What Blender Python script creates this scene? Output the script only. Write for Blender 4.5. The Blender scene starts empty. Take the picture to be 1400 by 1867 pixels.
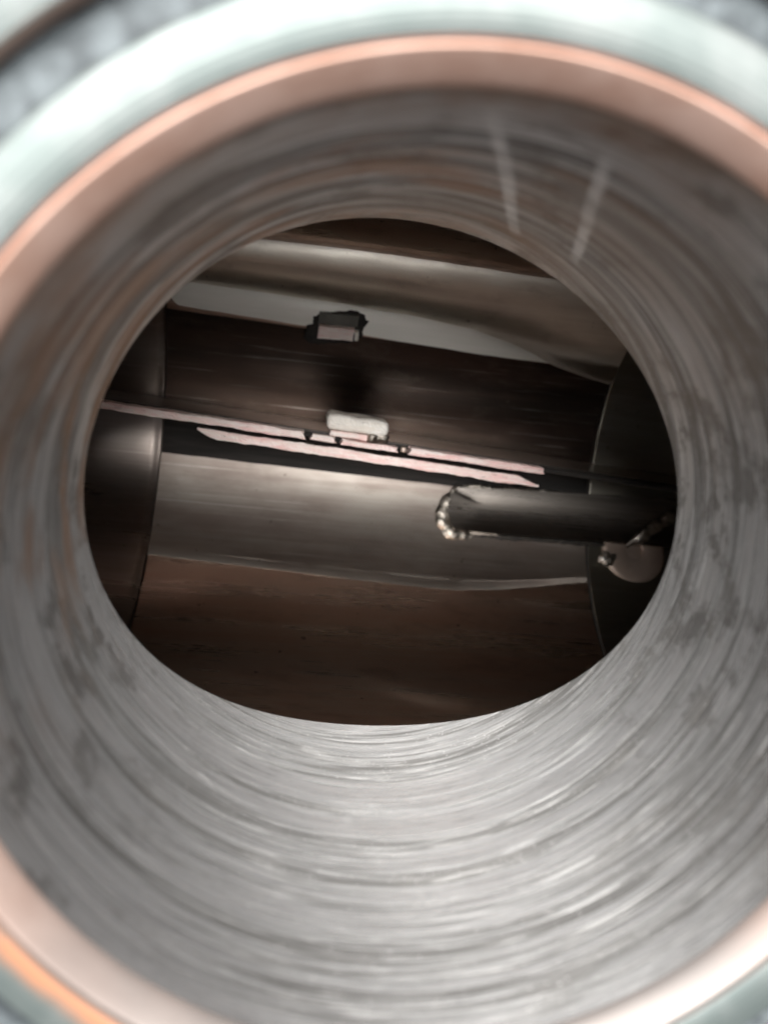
import bpy, bmesh, math, random
from mathutils import Vector, Matrix, noise

random.seed(7)
sc = bpy.context.scene
col = sc.collection
S = 0.05                      # bore radius of the nozzle in metres; everything below is written in bore radii

# ------------------------------------------------------------------ camera
cam_d = bpy.data.cameras.new('camera')
cam = bpy.data.objects.new('camera', cam_d)
col.objects.link(cam)
cam_d.sensor_fit = 'HORIZONTAL'
cam_d.sensor_width = 36.0
cam_d.lens = 36.05
cam_d.clip_start = 0.002
cam_d.clip_end = 400.0
RX, RY = -0.2227, -0.1115
cam.matrix_world = (Matrix.Translation(Vector((-0.3187, 0.5743, 1.4073)) * S)
                    @ Matrix.Rotation(RX, 4, 'X') @ Matrix.Rotation(RY, 4, 'Y'))
cam_d.dof.use_dof = True
cam_d.dof.focus_distance = 3.6 * S
cam_d.dof.aperture_fstop = 17.0
sc.camera = cam

# ------------------------------------------------------------------ sky, sun, exposure
SUN_ELEV, SUN_AZ = math.radians(62), math.radians(-6)      # azimuth measured from +Y towards +X
w = bpy.data.worlds.new('World')
sc.world = w
w.use_nodes = True
nt = w.node_tree
sky = nt.nodes.new('ShaderNodeTexSky')
sky.sky_type = 'NISHITA'
sky.sun_disc = False
sky.sun_elevation = SUN_ELEV
sky.sun_rotation = SUN_AZ
sky.air_density = 0.5
sky.dust_density = 8.0
sky.ozone_density = 0.3
nt.links.new(sky.outputs[0], nt.nodes['Background'].inputs[0])
nt.nodes['Background'].inputs[1].default_value = 0.02

sun_d = bpy.data.lights.new('sun', 'SUN')
sun_d.energy = 5.0
sun_d.angle = math.radians(48)
sun_d.color = (1.0, 0.985, 0.965)
sun = bpy.data.objects.new('sun', sun_d)
col.objects.link(sun)
sdir = Vector((math.sin(SUN_AZ) * math.cos(SUN_ELEV), math.cos(SUN_AZ) * math.cos(SUN_ELEV), math.sin(SUN_ELEV)))
sun.rotation_euler = sdir.to_track_quat('Z', 'Y').to_euler()

sc.view_settings.view_transform = 'Standard'
sc.view_settings.look = 'None'
sc.view_settings.exposure = 1.42
sc.view_settings.gamma = 1.0
sc.view_settings.use_curve_mapping = False
sc.render.engine = 'CYCLES'
sc.cycles.max_bounces = 10
sc.cycles.glossy_bounces = 9
sc.cycles.diffuse_bounces = 6
sc.cycles.sample_clamp_indirect = 6.0
sc.cycles.use_denoising = True

# ------------------------------------------------------------------ node helpers
class NM:
    """a small node-tree builder"""
    def __init__(self, name):
        self.m = bpy.data.materials.new(name)
        self.m.use_nodes = True
        self.t = self.m.node_tree
        self.b = self.t.nodes['Principled BSDF']
        tc = self.t.nodes.new('ShaderNodeTexCoord')
        self.p = self.math3('MULTIPLY', tc.outputs['Object'], (1 / S,) * 3)
    def link(self, a, b): self.t.links.new(a, b)
    def node(self, kind, **kw):
        n = self.t.nodes.new(kind)
        for k, v in kw.items(): setattr(n, k, v)
        return n
    def put(self, sock, v):
        if hasattr(v, 'node'): self.link(v, sock)
        else: sock.default_value = v
    def math3(self, op, a, b):
        n = self.node('ShaderNodeVectorMath', operation=op)
        self.put(n.inputs[0], a); self.put(n.inputs[1], b)
        return n.outputs[0]
    def math(self, op, a, b=0.0, c=0.0):
        n = self.node('ShaderNodeMath', operation=op)
        self.put(n.inputs[0], a); self.put(n.inputs[1], b); self.put(n.inputs[2], c)
        return n.outputs[0]
    def noise(self, vec, scale, detail=4.0, rough=0.55):
        n = self.node('ShaderNodeTexNoise')
        self.link(vec, n.inputs['Vector'])
        n.inputs['Scale'].default_value = scale
        n.inputs['Detail'].default_value = detail
        n.inputs['Roughness'].default_value = rough
        return n.outputs['Fac']
    def ramp(self, fac, lo, hi, a=0.0, b=1.0):
        n = self.node('ShaderNodeMapRange', interpolation_type='SMOOTHSTEP')
        self.put(n.inputs['Value'], fac)
        for k, v in (('From Min', lo), ('From Max', hi), ('To Min', a), ('To Max', b)): n.inputs[k].default_value = v
        return n.outputs[0]
    def mix(self, fac, a, b):
        n = self.node('ShaderNodeMix', data_type='RGBA')
        self.put(n.inputs[0], fac)
        for s, v in ((n.inputs[6], a), (n.inputs[7], b)):
            if hasattr(v, 'node'): self.link(v, s)
            else: s.default_value = (*v, 1)
        return n.outputs[2]
    def bump(self, h, strength, dist):
        n = self.node('ShaderNodeBump')
        n.inputs['Strength'].default_value = strength
        n.inputs['Distance'].default_value = dist * S
        self.link(h, n.inputs['Height'])
        return n.outputs[0]
    def xyz(self, v=None):
        n = self.node('ShaderNodeSeparateXYZ')
        self.link(v or self.p, n.inputs[0])
        return n.outputs
    def set(self, **kw):
        for k, v in kw.items():
            s = self.b.inputs[k]
            if hasattr(v, 'node'): self.link(v, s)
            elif isinstance(v, tuple): s.default_value = (*v, 1)
            else: s.default_value = v
    def tangent(self, axis='Z'):
        n = self.node('ShaderNodeTangent', direction_type='RADIAL', axis=axis)
        return n.outputs[0]

# ------------------------------------------------------------------ materials
def mat_bore():
    M = NM('turned_steel')
    x, y, z = M.xyz()
    ring = M.math3('MULTIPLY', M.p, (1.0, 1.0, 24.0))
    ring2 = M.math3('MULTIPLY', M.p, (2.0, 2.0, 85.0))
    wide = M.math3('MULTIPLY', M.p, (0.28, 0.28, 8.5))
    n1 = M.noise(ring, 1.0, 5, 0.6)
    n2 = M.noise(ring2, 1.0, 3, 0.6)
    n3 = M.noise(wide, 1.0, 3, 0.55)
    blot = M.noise(M.math3('MULTIPLY', M.p, (4.5, 4.5, 6.0)), 1.0, 8, 0.7)
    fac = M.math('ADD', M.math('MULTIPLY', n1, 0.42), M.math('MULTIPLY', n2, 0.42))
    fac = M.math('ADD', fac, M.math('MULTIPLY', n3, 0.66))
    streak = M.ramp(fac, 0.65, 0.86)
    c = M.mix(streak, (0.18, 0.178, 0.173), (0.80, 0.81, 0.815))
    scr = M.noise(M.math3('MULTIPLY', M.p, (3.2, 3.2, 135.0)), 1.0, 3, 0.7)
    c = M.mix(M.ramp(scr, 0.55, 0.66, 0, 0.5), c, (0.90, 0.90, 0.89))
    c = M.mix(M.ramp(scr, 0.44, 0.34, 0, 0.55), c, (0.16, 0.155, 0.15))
    c = M.mix(M.math('MULTIPLY', M.ramp(blot, 0.50, 0.60, 0, 0.75), M.ramp(y, -0.95, -0.3, 0.25, 1.0)), c, (0.17, 0.162, 0.152))
    bounce_tint = M.noise(M.math3('MULTIPLY', M.p, (1.3, 1.3, 2.0)), 1.0, 4, 0.6)
    c = M.mix(M.math('MULTIPLY', M.ramp(bounce_tint, 0.30, 0.62, 0.15, 0.6), M.ramp(y, -0.1, 0.7)), c, (0.30, 0.24, 0.19))  # warm bounced light on the upper half, put into the colour
    # brown heat and rust staining that sits in patches
    rust = M.noise(M.math3('ADD', M.math3('MULTIPLY', M.p, (2.0, 2.0, 5.0)), (3.1, 7.7, 1.0)), 1.0, 5, 0.6)
    c = M.mix(M.math('MULTIPLY', M.ramp(rust, 0.46, 0.62, 0, 0.75), M.ramp(M.math('SUBTRACT', y, M.math('MULTIPLY', x, 0.8)), 0.1, 1.1)), c, (0.36, 0.215, 0.135))
    # tiny bright nicks
    vo = M.node('ShaderNodeTexVoronoi'); M.link(M.math3('MULTIPLY', M.p, (13, 13, 15)), vo.inputs['Vector'])
    vx = M.xyz(vo.outputs['Color'])
    nick = M.math('MULTIPLY', M.ramp(vo.outputs['Distance'], 0.08, 0.16, 1.0, 0.0), M.ramp(vx[0], 0.45, 0.47))
    c = M.mix(nick, c, (0.92, 0.92, 0.91))
    vd = M.node('ShaderNodeTexVoronoi'); M.link(M.math3('ADD', M.math3('MULTIPLY', M.p, (7, 7, 9)), (4.4, 1.2, 0.3)), vd.inputs['Vector'])
    vy = M.xyz(vd.outputs['Color'])
    c = M.mix(M.math('MULTIPLY', M.ramp(vd.outputs['Distance'], 0.03, 0.08, 0.8, 0.0), M.ramp(vy[0], 0.7, 0.72)), c, (0.08, 0.075, 0.07))
    # two pale reflected light lines painted obliquely across the turning lines
    th = M.math('ARCTAN2', y, x)
    def light_line(t0, z0, t1, z1, width):
        k = (t1 - t0) / (z1 - z0)
        wob = M.math('MULTIPLY', M.math('SUBTRACT', M.noise(M.p, 9.0, 2), 0.5), 0.03)
        ln = M.math('ADD', M.math('MULTIPLY', M.math('SUBTRACT', z, z0), k), t0)
        dd = M.math('ABSOLUTE', M.math('ADD', M.math('SUBTRACT', th, ln), wob))
        f = M.ramp(dd, width * 0.35, width, 1.0, 0.0)
        f = M.math('MULTIPLY', f, M.ramp(z, min(z0, z1) - 0.08, min(z0, z1) + 0.02))
        return M.math('MULTIPLY', f, M.ramp(z, max(z0, z1) - 0.1, max(z0, z1) + 0.03, 1, 0))
    r1 = light_line(math.radians(87.6), -0.137, math.radians(68.5), -1.131, 0.026)
    r2 = light_line(math.radians(71.8), -0.235, math.radians(57.0), -1.039, 0.026)
    marks = M.math('MULTIPLY', M.math('MAXIMUM', r1, r2), M.ramp(M.noise(M.math3('MULTIPLY', M.p, (4, 4, 11)), 1.0, 3), 0.25, 0.65, 0.20, 0.65))
    c = M.mix(marks, c, (0.90, 0.86, 0.81))
    rough = M.math('ADD', M.ramp(streak, 0, 1, 0.56, 0.36), M.ramp(blot, 0.5, 0.75, 0, 0.12))
    rough = M.math('ADD', rough, M.math('MULTIPLY', marks, 0.3))
    hgt = M.math('ADD', M.math('MULTIPLY', n1, 0.6), M.math('MULTIPLY', n2, 0.3))
    M.set(**{'Base Color': c, 'Metallic': 0.92, 'Roughness': rough, 'Anisotropic': 0.75, 'Anisotropic Rotation': 0.25,
             'Tangent': M.tangent(), 'Normal': M.bump(M.math('ADD', hgt, M.math('MULTIPLY', scr, 0.25)), 0.4, 0.02)})
    return M.m

def mat_face():
    M = NM('machined_face')
    x, y, z = M.xyz()
    r = M.math('SQRT', M.math('ADD', M.math('MULTIPLY', x, x), M.math('MULTIPLY', y, y)))
    n = M.noise(M.p, 5.0, 5, 0.6)
    cc = M.node('ShaderNodeCombineXYZ'); M.link(M.math('MULTIPLY', r, 90), cc.inputs[0])
    fine = M.noise(cc.outputs[0], 1.0, 2)
    c = M.mix(M.ramp(n, 0.35, 0.7), (0.120, 0.144, 0.139), (0.180, 0.199, 0.194))
    # rust bitten into the rim
    g = M.noise(M.math3('ADD', M.p, (5.2, 0.4, 2)), 5.0, 5, 0.6)
    dx = M.math('SUBTRACT', x, -0.80); dy = M.math('SUBTRACT', y, -0.70)
    dist = M.math('SQRT', M.math('ADD', M.math('MULTIPLY', dx, dx), M.math('MULTIPLY', dy, dy)))
    edge = M.math('MULTIPLY', M.ramp(r, 1.05, 1.06), M.ramp(M.math('ADD', r, M.math('MULTIPLY', g, 0.06)), 1.10, 1.15, 1, 0))
    rf = M.math('MULTIPLY', edge, M.ramp(M.math('SUBTRACT', dist, M.math('MULTIPLY', g, 0.35)), -0.06, 0.10, 0.9, 0.0))
    c = M.mix(rf, c, (0.42, 0.19, 0.10))
    M.set(**{'Base Color': c, 'Metallic': 0.55, 'Roughness': 0.5, 'Normal': M.bump(fine, 0.25, 0.01)})
    return M.m

def mat_bevel():
    M = NM('pink_bevel')
    n = M.noise(M.math3('MULTIPLY', M.p, (4, 4, 9)), 1.0, 6, 0.65)
    c = M.mix(M.ramp(n, 0.35, 0.68), (0.50, 0.315, 0.245), (0.64, 0.45, 0.375))  # pinkish reflection on the bevel put into its base colour
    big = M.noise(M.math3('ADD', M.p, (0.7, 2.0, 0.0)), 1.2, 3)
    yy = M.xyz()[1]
    c = M.mix(M.ramp(M.math('ADD', yy, M.math('MULTIPLY', big, 0.8)), -0.5, 0.4, 0.9, 0.0), c, (0.20, 0.198, 0.192))  # lower half greyed in the colour to hold its brightness down
    M.set(**{'Base Color': c, 'Metallic': 0.6, 'Roughness': 0.5})
    return M.m

def mat_groove():
    M = NM('dull_groove_steel')
    n = M.noise(M.p, 11.0, 5, 0.6)
    c = M.mix(M.ramp(n, 0.36, 0.66), (0.03, 0.037, 0.041), (0.095, 0.112, 0.12))
    M.set(**{'Base Color': c, 'Metallic': 0.4, 'Roughness': 0.6, 'Normal': M.bump(n, 0.4, 0.02)})
    return M.m

def mat_drawn(name, c1, c2, rough, aniso, axis_scale=(0.35, 9, 9), spots=0.0):
    """sheet drawn or honed so that it blurs reflections along the vessel axis"""
    M = NM(name)
    ln = M.noise(M.math3('MULTIPLY', M.p, axis_scale), 1.0, 5, 0.6)
    pat = M.noise(M.math3('MULTIPLY', M.p, (1.1, 2.6, 2.6)), 1.0, 5, 0.6)
    f = M.math('ADD', M.math('MULTIPLY', ln, 0.5), M.math('MULTIPLY', pat, 0.5))
    c = M.mix(M.ramp(f, 0.38, 0.62), c1, c2)
    scr = M.noise(M.math3('MULTIPLY', M.p, (0.9, 60, 60)), 1.0, 4, 0.7)
    c = M.mix(M.ramp(scr, 0.60, 0.72, 0, 0.25), c, (0.9, 0.88, 0.85))
    r = M.math('ADD', M.ramp(f, 0.3, 0.7, rough - 0.04, rough + 0.05), M.math('MULTIPLY', M.math('SUBTRACT', scr, 0.5), 0.12))
    sp = M.noise(M.p, 15.0, 2)
    c = M.mix(M.ramp(sp, 0.71, 0.76, 0, 0.6), c, (0.10, 0.08, 0.065))
    sm = M.noise(M.math3('MULTIPLY', M.p, (2.2, 5.0, 5.0)), 1.0, 6, 0.7)
    c = M.mix(M.ramp(sm, 0.52, 0.68, 0, 0.25), c, (0.16, 0.135, 0.115))
    M.set(**{'Base Color': c, 'Metallic': 1.0, 'Roughness': r, 'Anisotropic': aniso,
             'Anisotropic Rotation': 0.25, 'Tangent': M.tangent('X')})
    return M.m

def mat_cut(name, c1, c2):
    """sawn or sheared edge: fine hatching, chips and dark flecks"""
    M = NM(name)
    n = M.noise(M.math3('MULTIPLY', M.p, (3, 20, 20)), 2.0, 5, 0.65)
    wv = M.node('ShaderNodeTexWave', wave_type='BANDS', bands_direction='DIAGONAL')
    M.link(M.p, wv.inputs['Vector'])
    wv.inputs['Scale'].default_value = 24.0
    wv.inputs['Distortion'].default_value = 9.0
    wv.inputs['Detail'].default_value = 3.0
    fl = M.noise(M.math3('MULTIPLY', M.p, (14, 60, 60)), 1.0, 4, 0.7)
    st = M.noise(M.p, 2.2, 3)
    c = M.mix(M.ramp(n, 0.35, 0.65), c1, c2)
    c = M.mix(M.ramp(st, 0.45, 0.65, 0, 0.45), c, (0.78, 0.74, 0.68))
    c = M.mix(M.ramp(fl, 0.60, 0.70, 0, 0.5), c, (0.10, 0.08, 0.07))
    h = M.math('ADD', M.math('MULTIPLY', wv.outputs['Fac'], 0.6), n)
    M.set(**{'Base Color': c, 'Metallic': 0.1, 'Roughness': 0.5, 'Normal': M.bump(h, 0.35, 0.02)})
    return M.m

def mat_plain(name, c1, c2, scale, metallic, rough, bump=0.0, stretch=(1, 1, 1)):
    M = NM(name)
    v = M.math3('MULTIPLY', M.p, stretch)
    n = M.noise(v, scale, 5, 0.6)
    kw = {'Base Color': M.mix(M.ramp(n, 0.35, 0.68), c1, c2), 'Metallic': metallic, 'Roughness': rough}
    if bump: kw['Normal'] = M.bump(n, bump, 0.02)
    M.set(**kw)
    return M.m

MAT = dict(
    bore=mat_bore(), face=mat_face(), bevel=mat_bevel(), groove=mat_groove(),
    wall=mat_drawn('brown_inner_wall', (0.64, 0.55, 0.48), (0.60, 0.44, 0.36), 0.29, 0.95, (0.35, 7, 7)),
    outer=mat_plain('outer_shell_steel', (0.34, 0.34, 0.34), (0.46, 0.45, 0.44), 6, 0.9, 0.45),
    edge=mat_cut('sawn_plate_edge', (0.86, 0.58, 0.55), (0.93, 0.82, 0.78)),
    plate=mat_plain('dark_plate_steel', (0.035, 0.03, 0.026), (0.07, 0.058, 0.05), 4, 0.3, 0.5, 0.1, (0.6, 6, 6)),  # darkened so that the wall mirrors a dark face
    tab=mat_cut('bright_cut_steel', (0.84, 0.79, 0.71), (0.93, 0.91, 0.86)),
    weld=mat_plain('weld_metal', (0.20, 0.18, 0.155), (0.46, 0.42, 0.37), 22, 1.0, 0.42, 0.5),
    pad=mat_drawn('dark_pad_steel', (0.34, 0.31, 0.28), (0.20, 0.18, 0.16), 0.28, 0.7, (0.5, 16, 16)),
    boss=mat_plain('boss_steel', (0.40, 0.32, 0.27), (0.48, 0.39, 0.34), 5, 0.6, 0.45),
    bright_weld=mat_plain('bright_weld_metal', (0.45, 0.42, 0.38), (0.75, 0.72, 0.67), 22, 1.0, 0.32, 0.5),  # lighter copy of the weld metal, bead highlight put into the colour
    right=mat_drawn('right_pipe_steel', (0.30, 0.29, 0.25), (0.24, 0.225, 0.19), 0.36, 0.7),
    strip_refl=mat_plain('reflected_strip_steel', (0.86, 0.86, 0.80), (0.92, 0.91, 0.86), 3, 0.1, 0.45, 0.0, (0.5, 5, 5)),
    near_black=mat_plain('near_black_steel', (0.012, 0.010, 0.009), (0.03, 0.025, 0.02), 14, 0.2, 0.7, 0.6),
    pale_side=mat_plain('pale_side_steel', (0.46, 0.42, 0.37), (0.58, 0.53, 0.48), 4, 1.0, 0.32, 0.0, (0.6, 6, 6)),
    left_shaded=mat_drawn('left_pipe_shaded', (0.30, 0.275, 0.25), (0.22, 0.185, 0.165), 0.30, 0.9),  # darker copy of the wall steel, shadow put into the colour
    pale=mat_drawn('pale_reflection_steel', (0.40, 0.365, 0.325), (0.25, 0.205, 0.18), 0.46, 0.75),
    dark_brown=mat_drawn('brown_reflection_steel', (0.05, 0.040, 0.034), (0.085, 0.060, 0.050), 0.34, 0.85),  # colour carries the dark reflection above the plate
    light_band=mat_drawn('light_band_steel', (0.84, 0.80, 0.72), (0.66, 0.60, 0.53), 0.44, 0.65),
    scale=mat_plain('reflected_tab_grey', (0.10, 0.10, 0.09), (0.15, 0.145, 0.13), 6, 0.3, 0.5),  # grey of the tab's reflected upper part
    black=mat_plain('shade_black', (0.012, 0.011, 0.010), (0.024, 0.021, 0.019), 5, 0.0, 0.85, 0.0, (0.5, 6, 6)),  # shade colour for the dark reflection and the edge gaps
    ground=mat_plain('concrete', (0.24, 0.24, 0.235), (0.36, 0.355, 0.345), 1.2, 0.0, 0.85, 0.3),
)

# ------------------------------------------------------------------ object helpers
def obj(name, verts, faces, mats, parent=None, smooth=True, mw=None, fmat=None):
    me = bpy.data.meshes.new(name)
    me.from_pydata([tuple(Vector(v) * S) for v in verts], [], faces)
    me.validate()
    if not isinstance(mats, (list, tuple)): mats = [mats]
    for m in mats: me.materials.append(m)
    if fmat:
        for p, i in zip(me.polygons, fmat): p.material_index = i
    if smooth: me.shade_smooth()
    o = bpy.data.objects.new(name, me)
    col.objects.link(o)
    if parent: o.parent = parent
    if mw is not None: o.matrix_local = mw
    return o

def empty(name, loc=(0, 0, 0)):
    o = bpy.data.objects.new(name, None)
    o.empty_display_size = 0.02
    o.location = Vector(loc) * S
    col.objects.link(o)
    return o

def tag(o, label, cat, group=None):
    o['label'] = label; o['category'] = cat
    if group: o['group'] = group

def lathe(name, prof, mat, parent, n=256, mw=None, closed=False):
    verts, faces = [], []
    k = len(prof)
    for i in range(n):
        a = 2 * math.pi * i / n
        for r, z in prof: verts.append((r * math.cos(a), r * math.sin(a), z))
    for i in range(n):
        j = (i + 1) % n
        for q in range(k if closed else k - 1):
            p = (q + 1) % k
            faces.append((i * k + q, i * k + p, j * k + p, j * k + q))
    return obj(name, verts, faces, mat, parent, True, mw)

def recalc(o, sharp=35):
    bm = bmesh.new(); bm.from_mesh(o.data)
    bmesh.ops.recalc_face_normals(bm, faces=bm.faces[:])
    for e in bm.edges:
        if len(e.link_faces) == 2 and e.calc_face_angle(0) > math.radians(sharp): e.smooth = False
    bm.to_mesh(o.data); bm.free()
    return o

def box_grid(x0, x1, y0, y1, z0, z1, nx, rough=0.0, seed=0, bev=0.0):
    """a bar along x whose cross-section edges wander a little, as sawn or torch-cut stock does"""
    sec = [(y0, z0), (y1, z0), (y1, z1 - bev), (y1 - bev, z1), (y0 + bev, z1), (y0, z1 - bev)] if bev else [(y0, z0), (y1, z0), (y1, z1), (y0, z1)]
    k = len(sec); verts, faces = [], []
    for i in range(nx + 1):
        x = x0 + (x1 - x0) * i / nx
        for q, (y, z) in enumerate(sec):
            d = noise.noise(Vector((x * 7 + seed, q * 3.7, seed))) + 0.6 * noise.noise(Vector((x * 23 + seed, q * 5.1, seed)))
            e = noise.noise(Vector((x * 9 + seed, q * 4.7, seed + 9)))
            verts.append((x, y + rough * d, z + rough * 0.6 * e))
    for i in range(nx):
        for q in range(k):
            p = (q + 1) % k
            faces.append((i * k + q, (i + 1) * k + q, (i + 1) * k + p, i * k + p))
    faces.append(tuple(range(k)[::-1])); faces.append(tuple(nx * k + q for q in range(k)))
    return verts, faces

# ================================================================== SETTING
ZC, RV, AZ = -2.4693, 1.3845, -0.0920        # vessel axis depth, inner radius, azimuth of its axis
g = obj('ground', [(-4000, -4000, 0), (4000, -4000, 0), (4000, 4000, 0), (-4000, 4000, 0)], [(0, 1, 2, 3)], MAT['ground'], None, False)
g.location = (0, 0, (ZC - 1.52) * S)
g['kind'] = 'structure'

# ================================================================== VESSEL WITH ITS NOZZLE
vessel = empty('pressure_vessel', (0, 0, ZC - 1.52))
tag(vessel, 'stainless steel vessel with a round flanged nozzle looking into its polished inside', 'vessel')
VB = Vector((0, 0, -(ZC - 1.52)))                      # nozzle frame relative to the empty
nozzle_mw = Matrix.Translation(VB * S)
vessel_mw = Matrix.Translation(Vector((0, 0, 1.52)) * S) @ Matrix.Rotation(AZ, 4, 'Z')   # origin on the axis, x along it

def saddle_z(a, r=1.0, rv=RV):
    n = r * math.sin(a - AZ)
    return ZC + math.sqrt(max(rv * rv - n * n, 1e-6))

# bore: turned inner surface of the nozzle, from the bevel down to the saddle-shaped end in the shell
def turning(z):
    # faint steps the boring tool left, coarser towards the inner end
    k = 0.5 + 1.3 * min(1.0, max(0.0, (-z - 0.55) / 0.5))
    return k * (0.0011 * noise.noise(Vector((0, 0, z * 17))) + 0.0008 * noise.noise(Vector((3, 0, z * 46))))
NA, NZ = 360, 220
verts, faces = [], []
for i in range(NA):
    a = 2 * math.pi * i / NA
    zb = saddle_z(a)
    for k in range(NZ + 1):
        t = k / NZ
        z = -0.012 + (zb + 0.012) * t
        r = 1.0 + turning(z) + 0.0005 * noise.noise(Vector((math.cos(a) * 2, math.sin(a) * 2, z * 12)))
        if k == NZ: r = 1.0
        verts.append((r * math.cos(a), r * math.sin(a), z))
for i in range(NA):
    j = (i + 1) % NA
    for k in range(NZ):
        faces.append((i * (NZ + 1) + k, j * (NZ + 1) + k, j * (NZ + 1) + k + 1, i * (NZ + 1) + k + 1))
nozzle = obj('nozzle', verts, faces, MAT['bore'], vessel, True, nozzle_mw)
nozzle['label'] = 'round nozzle with turned grey steel bore'
I4 = Matrix.Identity(4)
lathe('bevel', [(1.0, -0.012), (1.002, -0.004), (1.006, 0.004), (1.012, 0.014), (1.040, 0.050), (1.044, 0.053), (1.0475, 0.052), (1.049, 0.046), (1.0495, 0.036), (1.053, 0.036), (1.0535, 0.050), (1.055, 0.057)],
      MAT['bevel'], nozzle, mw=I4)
lathe('raised_face', [(1.055, 0.057), (1.059, 0.060), (1.152, 0.060), (1.158, 0.058), (1.162, 0.052), (1.163, 0.03), (1.163, 0.012)],
      MAT['face'], nozzle, mw=I4)
lathe('groove', [(1.163, 0.012), (1.166, 0.009), (1.253, 0.009), (1.256, 0.012)], MAT['groove'], nozzle, mw=I4)
lathe('groove_side', [(1.256, 0.012), (1.257, 0.048), (1.261, 0.056)], MAT['bevel'], nozzle, mw=I4)
lathe('outer_rim', [(1.261, 0.056), (1.267, 0.060), (1.62, 0.060), (1.64, 0.040), (1.645, 0.02), (1.645, -0.22), (1.63, -0.24), (1.14, -0.24)],
      MAT['face'], nozzle, mw=I4)
# outer neck down to the shell
verts, faces = [], []
for i in range(180):
    a = 2 * math.pi * i / 180
    for z in (-0.239, saddle_z(a, 1.13, RV + 0.11) - 0.02):
        verts.append((1.13 * math.cos(a), 1.13 * math.sin(a), z))
for i in range(180):
    j = (i + 1) % 180
    faces.append((2 * i, 2 * j, 2 * j + 1, 2 * i + 1))
recalc(obj('neck', verts, faces, MAT['outer'], nozzle, True, I4))

# shell: inner and outer cylinder walls with the nozzle hole, in the vessel's own frame (x along axis)
ca, sa = math.cos(AZ), math.sin(AZ)
def tube_wall(us, rs, nth, hole):
    verts, faces = [], []
    for u, r in zip(us, rs):
        for j in range(nth):
            t = 2 * math.pi * j / nth
            verts.append([u, r * math.sin(t), r * math.cos(t)])        # t = 0 points up at the nozzle
    def hr(v): return math.hypot(v[0], v[1])
    for i in range(len(us) - 1):
        for j in range(nth):
            q = (i * nth + j, (i + 1) * nth + j, (i + 1) * nth + (j + 1) % nth, i * nth + (j + 1) % nth)
            if all(verts[k][2] > 0 and hr(verts[k]) < hole for k in q): continue
            faces.append(q)
    for (i, v) in enumerate(verts):
        h = hr(v)
        if v[2] > 0 and 0.01 < h < hole:
            r = math.hypot(v[1], v[2])
            s = hole / h
            v[0] *= s; v[1] *= s
            v[2] = math.sqrt(max(r * r - v[1] * v[1], 0))
    used = sorted({k for f in faces for k in f}); rem = {k: i for i, k in enumerate(used)}
    return [verts[k] for k in used], [tuple(rem[k] for k in f) for f in faces]

us, rs = [], []
def seg(u0, u1, n, r):
    for i in range(n + 1): us.append(u0 + (u1 - u0) * i / n); rs.append(r)
seg(-3.4, -1.275, 20, RV + 0.012)
for u, r in ((-1.262, RV + 0.014), (-1.245, RV + 0.022), (-1.230, RV + 0.030), (-1.222, RV + 0.034), (-1.212, RV + 0.034), (-1.204, RV + 0.012), (-1.200, RV)):
    us.append(u); rs.append(r)
seg(-1.19, 1.775, 150, RV)
for u, r in ((1.780, RV), (1.783, RV + 0.012), (1.797, RV + 0.012), (1.800, RV + 0.004)):
    us.append(u); rs.append(r)
seg(1.81, 3.4, 16, RV + 0.004)
iv, jf = tube_wall(us, rs, 384, 1.0)
fmat = []
for f in jf:
    um = sum(iv[k][0] for k in f) / 4
    fmat.append(2 if um < -1.201 else 1 if 1.779 < um < 1.801 else 3 if um > 1.8 else 0)
shell = obj('shell', iv, [f[::-1] for f in jf], [MAT['wall'], MAT['near_black'], MAT['left_shaded'], MAT['right']], vessel, True, vessel_mw, fmat)
shell['label'] = 'polished curved inner wall of the vessel'
ov, of = tube_wall([-3.5 + 7.0 * i / 160 for i in range(161)], [RV + 0.11] * 161, 160, 1.10)
obj('outer_shell', ov, of, MAT['outer'], vessel, True, vessel_mw)
for s in (-1, 1):
    n = 96; verts, faces = [], []
    prof = [(RV + 0.11, 3.5), (RV + 0.11, 3.42), (RV + 0.02, 3.40), (0.7, 3.40)]
    for xo in (3.40, 3.5):
        for i in range(n):
            t = 2 * math.pi * i / n
            verts.append((s * xo, (RV + 0.11) * math.sin(t), (RV + 0.11) * math.cos(t)))
    for i in range(n):
        j = (i + 1) % n
        faces.append((i, j, n + j, n + i))
    faces.append(tuple(range(n))); faces.append(tuple(range(n, 2 * n)))
    recalc(obj('end_cap', verts, faces, MAT['pad'], vessel, True, vessel_mw))

# ---- wall fittings at the far right: a flat pad with weld beads and a round boss
def on_wall(u, deg, lift=0.0):
    t = math.radians(deg); r = RV - lift
    return Vector((u, r * math.sin(t), -r * math.cos(t)))

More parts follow.
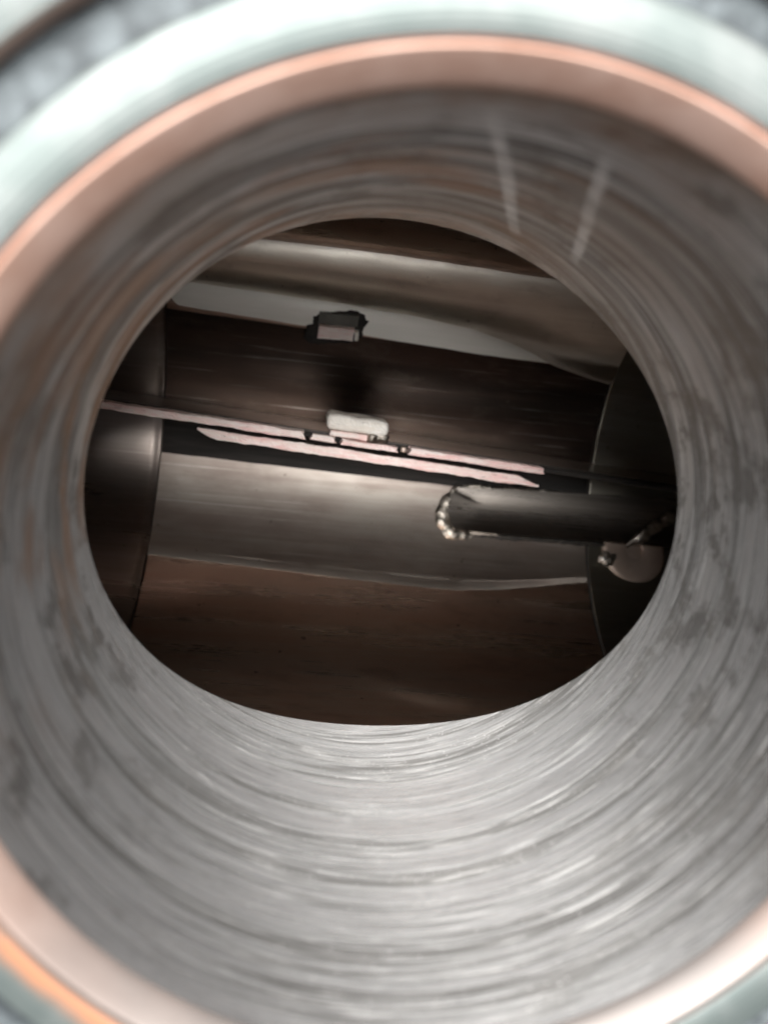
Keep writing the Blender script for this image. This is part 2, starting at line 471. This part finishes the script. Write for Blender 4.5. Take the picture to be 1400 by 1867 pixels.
def bead(name, pts, rad, parent, seed, mat=MAT['weld'], lumps=5.0, squash=0.7):
    """a lumpy weld bead swept along points"""
    P = [Vector(p) for p in pts]
    L = [0.0]
    for a, b in zip(P, P[1:]): L.append(L[-1] + (b - a).length)
    n = max(10, int(L[-1] / 0.010)); m = 12
    verts, faces = [], []
    def at(s):
        for k in range(len(P) - 1):
            if s <= L[k + 1] or k == len(P) - 2:
                f = (s - L[k]) / max(1e-6, L[k + 1] - L[k]); return P[k].lerp(P[k + 1], min(1, max(0, f)))
    for i in range(n + 1):
        s = L[-1] * i / n; c = at(s)
        d = (at(min(L[-1], s + 0.02)) - at(max(0, s - 0.02))).normalized()
        up = Vector((0, -c.y, -c.z)).normalized(); side = d.cross(up).normalized()
        e = min(1.0, 0.25 + 3.5 * min(i, n - i) / n)
        ripple = abs(math.sin(s * math.pi / (rad * 1.5)))
        rr = rad * e * (0.82 + 0.14 * ripple + 0.5 * noise.noise(Vector((s * lumps / rad * 0.1, seed, 0))))
        for q in range(m):
            a = 2 * math.pi * q / m
            k = 1 + 0.35 * noise.noise(Vector((s * 9, math.cos(a) * 1.3 + seed, math.sin(a) * 1.3)))
            verts.append(c + side * (math.cos(a) * rr * k) + up * (math.sin(a) * rr * squash * k))
    for i in range(n):
        for q in range(m):
            p = (q + 1) % m
            faces.append((i * m + q, i * m + p, (i + 1) * m + p, (i + 1) * m + q))
    faces.append(tuple(range(m))[::-1]); faces.append(tuple(n * m + q for q in range(m)))
    return recalc(obj(name, verts, faces, mat, parent, True, I4), 75)

# pad: bent flat bar lying on the wall
nu, nv = 40, 8
verts, faces = [], []
def pad_pt(i, k, lift):
    u = 0.76 + (2.75 - 0.76) * i / nu
    f = k / nv
    inset = 0.06 * (1 - min(1, i / 2.5)) * (abs(f - 0.5) * 2) ** 3
    lo, hi = -28.0 + (u - 0.8) * 0.4, -15.0 + (u - 0.8) * 1.8
    dish = 0.014 * (1 - (2 * f - 1) ** 2) * min(1, i / 4) if lift > 0.01 else 0.0
    return on_wall(u + inset, lo + (hi - lo) * f, lift + 0.012 - dish if lift > 0.01 else 0.0)
for lift in (0.0, 0.045):
    for i in range(nu + 1):
        for k in range(nv + 1): verts.append(pad_pt(i, k, lift))
o2 = (nu + 1) * (nv + 1)
for i in range(nu):
    for k in range(nv):
        q = (i * (nv + 1) + k, i * (nv + 1) + k + 1, (i + 1) * (nv + 1) + k + 1, (i + 1) * (nv + 1) + k)
        faces.append(tuple(o2 + x for x in q))
for i in range(nu):
    for k in (0, nv):
        a, b = i * (nv + 1) + k, (i + 1) * (nv + 1) + k
        faces.append((a, b, o2 + b, o2 + a))
for k in range(nv):
    for i in (0, nu):
        a, b = i * (nv + 1) + k, i * (nv + 1) + k + 1
        faces.append((a, b, o2 + b, o2 + a))
pad = recalc(obj('wall_pad', verts, faces, MAT['pad'], vessel, True, vessel_mw))
pad['label'] = 'dark flat pad with a lumpy weld round its end'
bead('weld_bead', [on_wall(0.84, -14.6, 0.03), on_wall(0.78, -18, 0.03), on_wall(0.74, -22, 0.03), on_wall(0.73, -25.5, 0.03), on_wall(0.80, -28.6, 0.02), on_wall(0.95, -28.9, 0.01)],
     0.056, pad, 1.3, MAT['weld'], 9.0, 0.5)
bead('weld_bead', [on_wall(0.95, -28.8, 0.012), on_wall(1.4, -28.3, 0.012), on_wall(2.1, -28, 0.012)], 0.018, pad, 4.1, MAT['near_black'])
bead('weld_bead', [on_wall(0.86, -14.3, 0.03), on_wall(1.1, -14.4, 0.03), on_wall(1.35, -14.0, 0.03), on_wall(1.6, -13.6, 0.02)], 0.024, pad, 8.8)

# boss: a short round plug standing on the wall
bu, bd = 2.14, -29.0
bc = on_wall(bu, bd, 0.0); bn = Vector((0, -bc.y, -bc.z)).normalized()
bx = Vector((1, 0, 0)); by = bn.cross(bx)
verts, faces = [], []
ring = [(0.235, -0.04), (0.235, 0.012), (0.225, 0.020), (0.20, 0.023), (0.07, 0.023), (0.065, 0.020), (0.065, 0.0)]
n = 64
for i in range(n):
    a = 2 * math.pi * i / n
    for r, h in ring: verts.append(bc + bx * (r * math.cos(a)) + by * (r * math.sin(a)) + bn * h)
k = len(ring)
for i in range(n):
    j = (i + 1) % n
    for q in range(k - 1): faces.append((i * k + q, i * k + q + 1, j * k + q + 1, j * k + q))
faces.append(tuple(i * k + k - 1 for i in range(n)))
boss = recalc(obj('boss', verts, faces, MAT['boss'], vessel, True, vessel_mw))
boss['label'] = 'round brownish boss beside weld beads'
bead('weld_bead', [on_wall(2.06, -28.2, 0.07), on_wall(2.17, -25, 0.08), on_wall(2.29, -21, 0.08), on_wall(2.45, -16, 0.07), on_wall(2.6, -14, 0.05)], 0.042, boss, 2.2, MAT['bright_weld'])
bead('weld_bead', [on_wall(1.86, -33.6, 0.03), on_wall(1.91, -32, 0.04), on_wall(1.93, -30.0, 0.03)], 0.040, boss, 6.2, MAT['bright_weld'])
bead('weld_bead', [on_wall(1.88, -34.0, 0.03), on_wall(1.95, -33, 0.04), on_wall(1.99, -30.8, 0.03)], 0.03, boss, 3.7)

# ---- pale strip added on the upper wall, shaped as the plate edge's mirror image
KN = [(-3.0, 36.2), (-1.05, 35.8), (-0.19, 35.1), (0.30, 34.2), (0.74, 32.3), (1.0, 29.6), (1.20, 26.6), (1.34, 24.4), (1.6, 21.5), (2.0, 19.0), (3.4, 18.0)]
def strip_edges(u):
    for (u0, a0), (u1, a1) in zip(KN, KN[1:]):
        if u <= u1:
            top = a0 + (a1 - a0) * max(0.0, (u - u0) / (u1 - u0)); break
    return 29.0 - 1.9 * (u + 1.1), top

def wall_sheet(name, u0, u1, lo, hi, lift, mat, parent, nu=120, nv=10, wob=0.08, seed=0.0, bulge=0.0, taper=0.0):
    """a formed sheet lying on the inner wall between two edge curves (degrees), with its own thickness"""
    V, F = [], []
    for top in (False, True):
        for i in range(nu + 1):
            u = u0 + (u1 - u0) * i / nu
            a0, a1 = lo(u), hi(u)
            for k in range(nv + 1):
                f = k / nv
                d = a0 + (a1 - a0) * f + wob * noise.noise(Vector((u * 4 + seed, f * 2, seed)))
                h = 0.001 if not top else lift * (0.2 if k == 0 and not bulge else 1.0) + taper * f * f + bulge * math.sin(math.pi * f) ** 0.8 + 0.0015 * noise.noise(Vector((u * 1.2 + seed, f * 1.5, seed + 3)))
                V.append(on_wall(u, d, h))
    w = nv + 1; oo = (nu + 1) * w
    for i in range(nu):
        for k in range(nv):
            a = i * w + k; F.append(tuple(oo + x for x in (a, a + 1, a + w + 1, a + w)))
        for k in (0, nv):
            a = i * w + k; F.append((a, a + w, oo + a + w, oo + a))
    for k in range(nv):
        for i in (0, nu):
            a = i * w + k; F.append((a, a + 1, oo + a + 1, oo + a))
    return recalc(obj(name, V, F, mat, parent, True, vessel_mw), 40)

# added sheets whose colours paint the far wall's reflected light and dark bands
def pale_low(u):
    pts = [(-1.3, -42.0), (-1.2, -42.3), (-0.2, -44.2), (0.5, -45.5), (0.85, -45.8), (1.2, -44.0), (1.83, -39.5), (2.0, -38.5)]
    for (x0, a0), (x1, a1) in zip(pts, pts[1:]):
        if u <= x1: return a0 + (a1 - a0) * (u - x0) / (x1 - x0)
    return -38.5
wall_sheet('pale_reflection_sheet', -1.2, 1.775, pale_low, lambda u: -14.0 - 0.8 * u, 0.007, MAT['pale'], vessel, 120, 20, 0.25, 2.0)['label'] = 'pale grey sheet coloured as light reflected in the wall, with a sharp lower edge'
wall_sheet('black_reflection_sheet', -1.2, 1.775, lambda u: -14.6 - 0.8 * u, lambda u: -1.5 - 1.5 * u, 0.010, MAT['black'], vessel, 60, 6, 0.02, 3.0)['label'] = 'black sheet added as the dark reflection under the divider plate'
wall_sheet('brown_reflection_sheet', -1.2, 1.775, lambda u: -1.4 - 1.5 * u, lambda u: min(26.6 - (u + 1.1), strip_edges(u)[1] - 0.1), 0.006, MAT['dark_brown'], vessel, 120, 14, 0.05, 5.0)['label'] = 'dark brown sheet added as the dark reflection behind the divider plate'
wall_sheet('light_band', -1.9, 1.775, lambda u: strip_edges(u)[1], lambda u: 52.5 - 0.9 * (u - 0.1) ** 2, 0.030, MAT['light_band'], vessel, 140, 24, 0.25, 8.0, 0.060)['label'] = 'rounded grey sheet added as a reflected band of light along the upper wall'
def strip_lift(u, d):
    lo, hi = strip_edges(u)
    f = min(1.0, max(0.0, (d - lo) / max(0.6, hi - lo)))
    return 0.012 + 0.040 * math.sqrt(max(0.0, 1 - f * f)) * min(1.0, max(0.1, (hi - lo) / 6.0))
NU, NV = 120, 14
verts, faces = [], []
keep = []
for lift in (0.002, 0.022):
    for i in range(NU + 1):
        u = -1.17 + (1.33 + 1.17) * i / NU
        lo, hi = strip_edges(u)
        hi = max(hi, lo + 0.1) + 0.3
        sh = max(0.0, 1 - i / 5.0)
        for k in range(NV + 1):
            f = k / NV
            d = lo + (hi - lo) * f + 0.12 * noise.noise(Vector((u * 6, f * 3, 0)))
            verts.append(on_wall(u + 0.05 * sh * abs(2 * f - 1) ** 2, d, strip_lift(u, d) if lift > 0.01 else 0.002))
o2 = (NU + 1) * (NV + 1)
for i in range(NU):
    for k in range(NV):
        a = i * (NV + 1) + k
        q = (a, a + 1, a + NV + 2, a + NV + 1)
        faces.append(tuple(o2 + x for x in q))
    for k in (0, NV):
        a = i * (NV + 1) + k
        faces.append((a, a + NV + 1, o2 + a + NV + 1, o2 + a))
for k in range(NV):
    for i in (0, NU):
        a = i * (NV + 1) + k
        faces.append((a, a + 1, o2 + a + 1, o2 + a))
refl = recalc(obj('reflected_strip', verts, faces, MAT['strip_refl'], vessel, True, vessel_mw), 60)
refl['label'] = 'pale strip added as the mirror image of the plate edge on the upper inner wall'
# ragged dark shape and small blocks added as the tab's reflection in the wall
rim = []
cu, cd = -0.135, 28.2
for i in range(72):
    a = 2 * math.pi * i / 72
    cx, cy = math.cos(a), math.sin(a)
    pw = 4.0
    q = (abs(cx) ** pw + abs(cy) ** pw) ** (-1 / pw)
    jag = 1 + 0.10 * noise.noise(Vector((cx * 3.5, cy * 3.5, 1.0))) + 0.06 * noise.noise(Vector((cx * 11, cy * 11, 4.0)))
    if cy > 0.3: q *= 1 - 0.10 * abs(cx)
    rim.append((cu + 0.185 * cx * q * jag + 0.02 * cy, cd + 4.9 * cy * q * jag + 1.6 * cx))
verts = [on_wall(u, d, strip_lift(u, d) + 0.004) for u, d in rim] + [on_wall(u, d, 0.0) for u, d in rim] + [on_wall(cu, cd, strip_lift(cu, cd) + 0.004)]
faces = [(i, (i + 1) % 72, 72 + (i + 1) % 72, 72 + i) for i in range(72)] + [(i, (i + 1) % 72, 144) for i in range(72)]
near_black = recalc(obj('reflected_tab_dark', verts, faces, MAT['near_black'], refl, True, I4), 60)
bm_v, bm_f = [], []
def wall_block(name, u0, u1, d0, d1, lift, mat, parent, seed, nx=16, ny=8, drop=0.0):
    V, F = [], []
    for li in (0.01, lift):
        for i in range(nx + 1):
            for k in range(ny + 1):
                u = u0 + (u1 - u0) * i / nx; d = d0 + (d1 - d0) * k / ny + 1.3 * (u - u0)
                jn = noise.noise(Vector((u * 19 + seed, d * 0.9, seed)))
                V.append(on_wall(u + 0.006 * jn, d + 0.25 * jn, li + (0.006 * noise.noise(Vector((u * 30, d * 1.4, seed))) - drop * k / ny if li > 0.011 else 0)))
    w = ny + 1; oo = (nx + 1) * w
    for i in range(nx):
        for k in range(ny):
            a = i * w + k; F.append(tuple(oo + x for x in (a, a + 1, a + w + 1, a + w)))
        for k in (0, ny):
            a = i * w + k; F.append((a, a + w, oo + a + w, oo + a))
    for k in range(ny):
        for i in (0, nx):
            a = i * w + k; F.append((a, a + 1, oo + a + 1, oo + a))
    return recalc(obj(name, V, F, mat, parent, True, I4), 40)
wall_block('reflected_tab', -0.245, -0.02, 25.2, 28.8, 0.092, MAT['edge'], refl, 2.0)
wall_block('reflected_tab_back', -0.25, 0.0, 28.9, 32.2, 0.060, MAT['scale'], refl, 6.0, 3, 2)  # 'scale' here is the grey of the tab's reflected upper part
wall_block('reflected_tab_edge', -0.012, 0.012, 25.6, 28.4, 0.088, MAT['tab'], refl, 8.0, 4, 8)

# ================================================================== DIVIDER PLATE standing on the far wall along the axis
PT = -0.68                                     # height of its edge above the vessel axis
plate = empty('divider_plate', (0, 0, ZC - RV))
tag(plate, 'thin steel divider plate seen edge-on with a square tab, crossing the vessel', 'plate')
SK = math.radians(-2.75)
pm = Matrix.Translation(Vector((0, 0, RV)) * S) @ Matrix.Rotation(AZ, 4, 'Z') @ Matrix.Translation(Vector((0, -0.029, 0)) * S) @ Matrix.Rotation(SK, 4, 'Z')
# frame now: x along plate, y across, z from the vessel axis
def pobj(name, vf, mat, parent=plate, fm=None, mw=None):
    return recalc(obj(name, vf[0], vf[1], mat, parent, True, pm if mw is None else mw, fm))

# web with a slot where the tab comes through; top edge left bright by sawing
def bar(name, x0, x1, y0, y1, z0, z1, nx, rough, seed, mats, parent=plate, bev=0.006, mw=None, second=(2, 3, 4)):
    vf = box_grid(x0, x1, y0, y1, z0, z1, nx, rough, seed, bev)
    k = 6
    fm = []
    for i in range(nx):
        for q in range(k): fm.append(1 if q in second else 0)
    fm += [0, 0]
    return pobj(name, vf, mats, parent, fm, mw)
two = [MAT['plate'], MAT['edge']]
web = bar('web', -3.3, 3.3, -0.016, 0.020, -1.385, -0.824, 60, 0.0, 2.0, [MAT['plate'], MAT['pale_side']], bev=0.002, second=(1,))  # only one side pale, to brighten the band it reflects in the wall
web['label'] = 'lower part of the plate, one side coloured pale to lighten its reflection'
bar('dark_band', -3.3, 3.3, -0.022, 0.010, -0.822, PT - 0.110, 420, 0.003, 2.0, [MAT['plate'], MAT['black']])  # black top paints the shade in the gaps between edge pieces
for x0, x1, y0, y1, sd in ((-3.3, -0.272, -0.026, 0.018, 1.0), (-0.245, -0.085, -0.022, 0.010, 4.0), (-0.062, 0.292, -0.026, 0.007, 7.0), (0.352, 1.215, -0.024, 0.017, 9.0)):  # last piece ends where the light on the edge fades, shade put into the shape
    ld = box_grid(x0, x1, y0, y1, PT - 0.1105, PT, max(14, int((x1 - x0) * 90)), 0.0055, sd, 0.006)
    sl = [(x + (0.022 * (y - y0) / (y1 - y0) if abs(x - x0) < 1e-6 and x0 > -3 else (-0.022 * (y - y0) / (y1 - y0) if abs(x - x1) < 1e-6 and x1 < 3 else 0)), y, z) for x, y, z in ld[0]]
    pobj('sawn_edge', (sl, ld[1]), MAT['edge'])
# square tab reaching out of the plate towards the upper wall, with a step under its lip
def block(name, x0, x1, y0, y1, z0, z1, r, rough, seed, mat, parent, mw):
    bm = bmesh.new()
    bmesh.ops.create_cube(bm, size=1)
    for v in bm.verts:
        v.co = Vector(((x0 + x1) / 2 + v.co.x * (x1 - x0), (y0 + y1) / 2 + v.co.y * (y1 - y0), (z0 + z1) / 2 + v.co.z * (z1 - z0)))
    bmesh.ops.subdivide_edges(bm, edges=bm.edges[:], cuts=1, use_grid_fill=True)
    bmesh.ops.bevel(bm, geom=[e for e in bm.edges if e.calc_face_angle(0) > 1.0], offset=r, segments=3, profile=0.5, affect='EDGES')
    bmesh.ops.subdivide_edges(bm, edges=[e for e in bm.edges if e.calc_length() > 0.03], cuts=4, use_grid_fill=True)
    for v in bm.verts:
        d = noise.noise_vector(v.co * 16 + Vector((seed, 0, 0))) + 0.5 * noise.noise_vector(v.co * 40 + Vector((seed, 3, 0)))
        v.co += d * rough
    vs = [tuple(v.co) for v in bm.verts]; bm.verts.index_update()
    fs = [tuple(v.index for v in f.verts) for f in bm.faces]
    bm.free()
    return recalc(obj(name, vs, fs, mat, parent, True, mw), 40)
tab = block('tab', -0.160, 0.212, 0.056, 0.150, -0.93, PT - 0.002, 0.030, 0.006, 1.0, MAT['tab'], plate, pm)
tab['label'] = 'pale square tab with rounded corners'
block('tab_ledge', -0.13, 0.12, 0.012, 0.050, -0.93, PT - 0.03, 0.008, 0.006, 5.0, MAT['edge'], tab, I4)
block('tab_weld', 0.09, 0.222, 0.008, 0.080, -0.90, PT - 0.008, 0.024, 0.016, 9.0, MAT['weld'], tab, I4)
block('weld_spatter', 0.303, 0.340, -0.014, 0.020, PT - 0.03, PT + 0.010, 0.012, 0.004, 3.0, MAT['boss'], plate, pm)

# ================================================================== SUPPORT BAR bolted alongside, a dark gap between the two
barob = empty('support_bar', (0, 0, ZC - RV))
tag(barob, 'shorter pinkish steel bar lying just below the divider plate, ends cut at a slant', 'bar')
vf = box_grid(-0.90, 1.20, -0.110, -0.053, -0.90, PT - 0.02, 240, 0.006, 11.0, 0.006)
vs = []
for (x, y, z) in vf[0]:
    if x < -0.78: y = -0.053 + (y + 0.053) * max(0.08, min(1, (x + 0.905) / 0.12)) ** 0.6
    if x > 1.06: y = -0.110 + (y + 0.110) * max(0.30, 1 - (x - 1.06) / 0.17)
    vs.append((x, y, z))
fm = []
for i in range(240): fm += [0, 0, 1, 1, 1, 0]
pobj('bar', (vs, vf[1]), two, barob, fm + [0, 0])
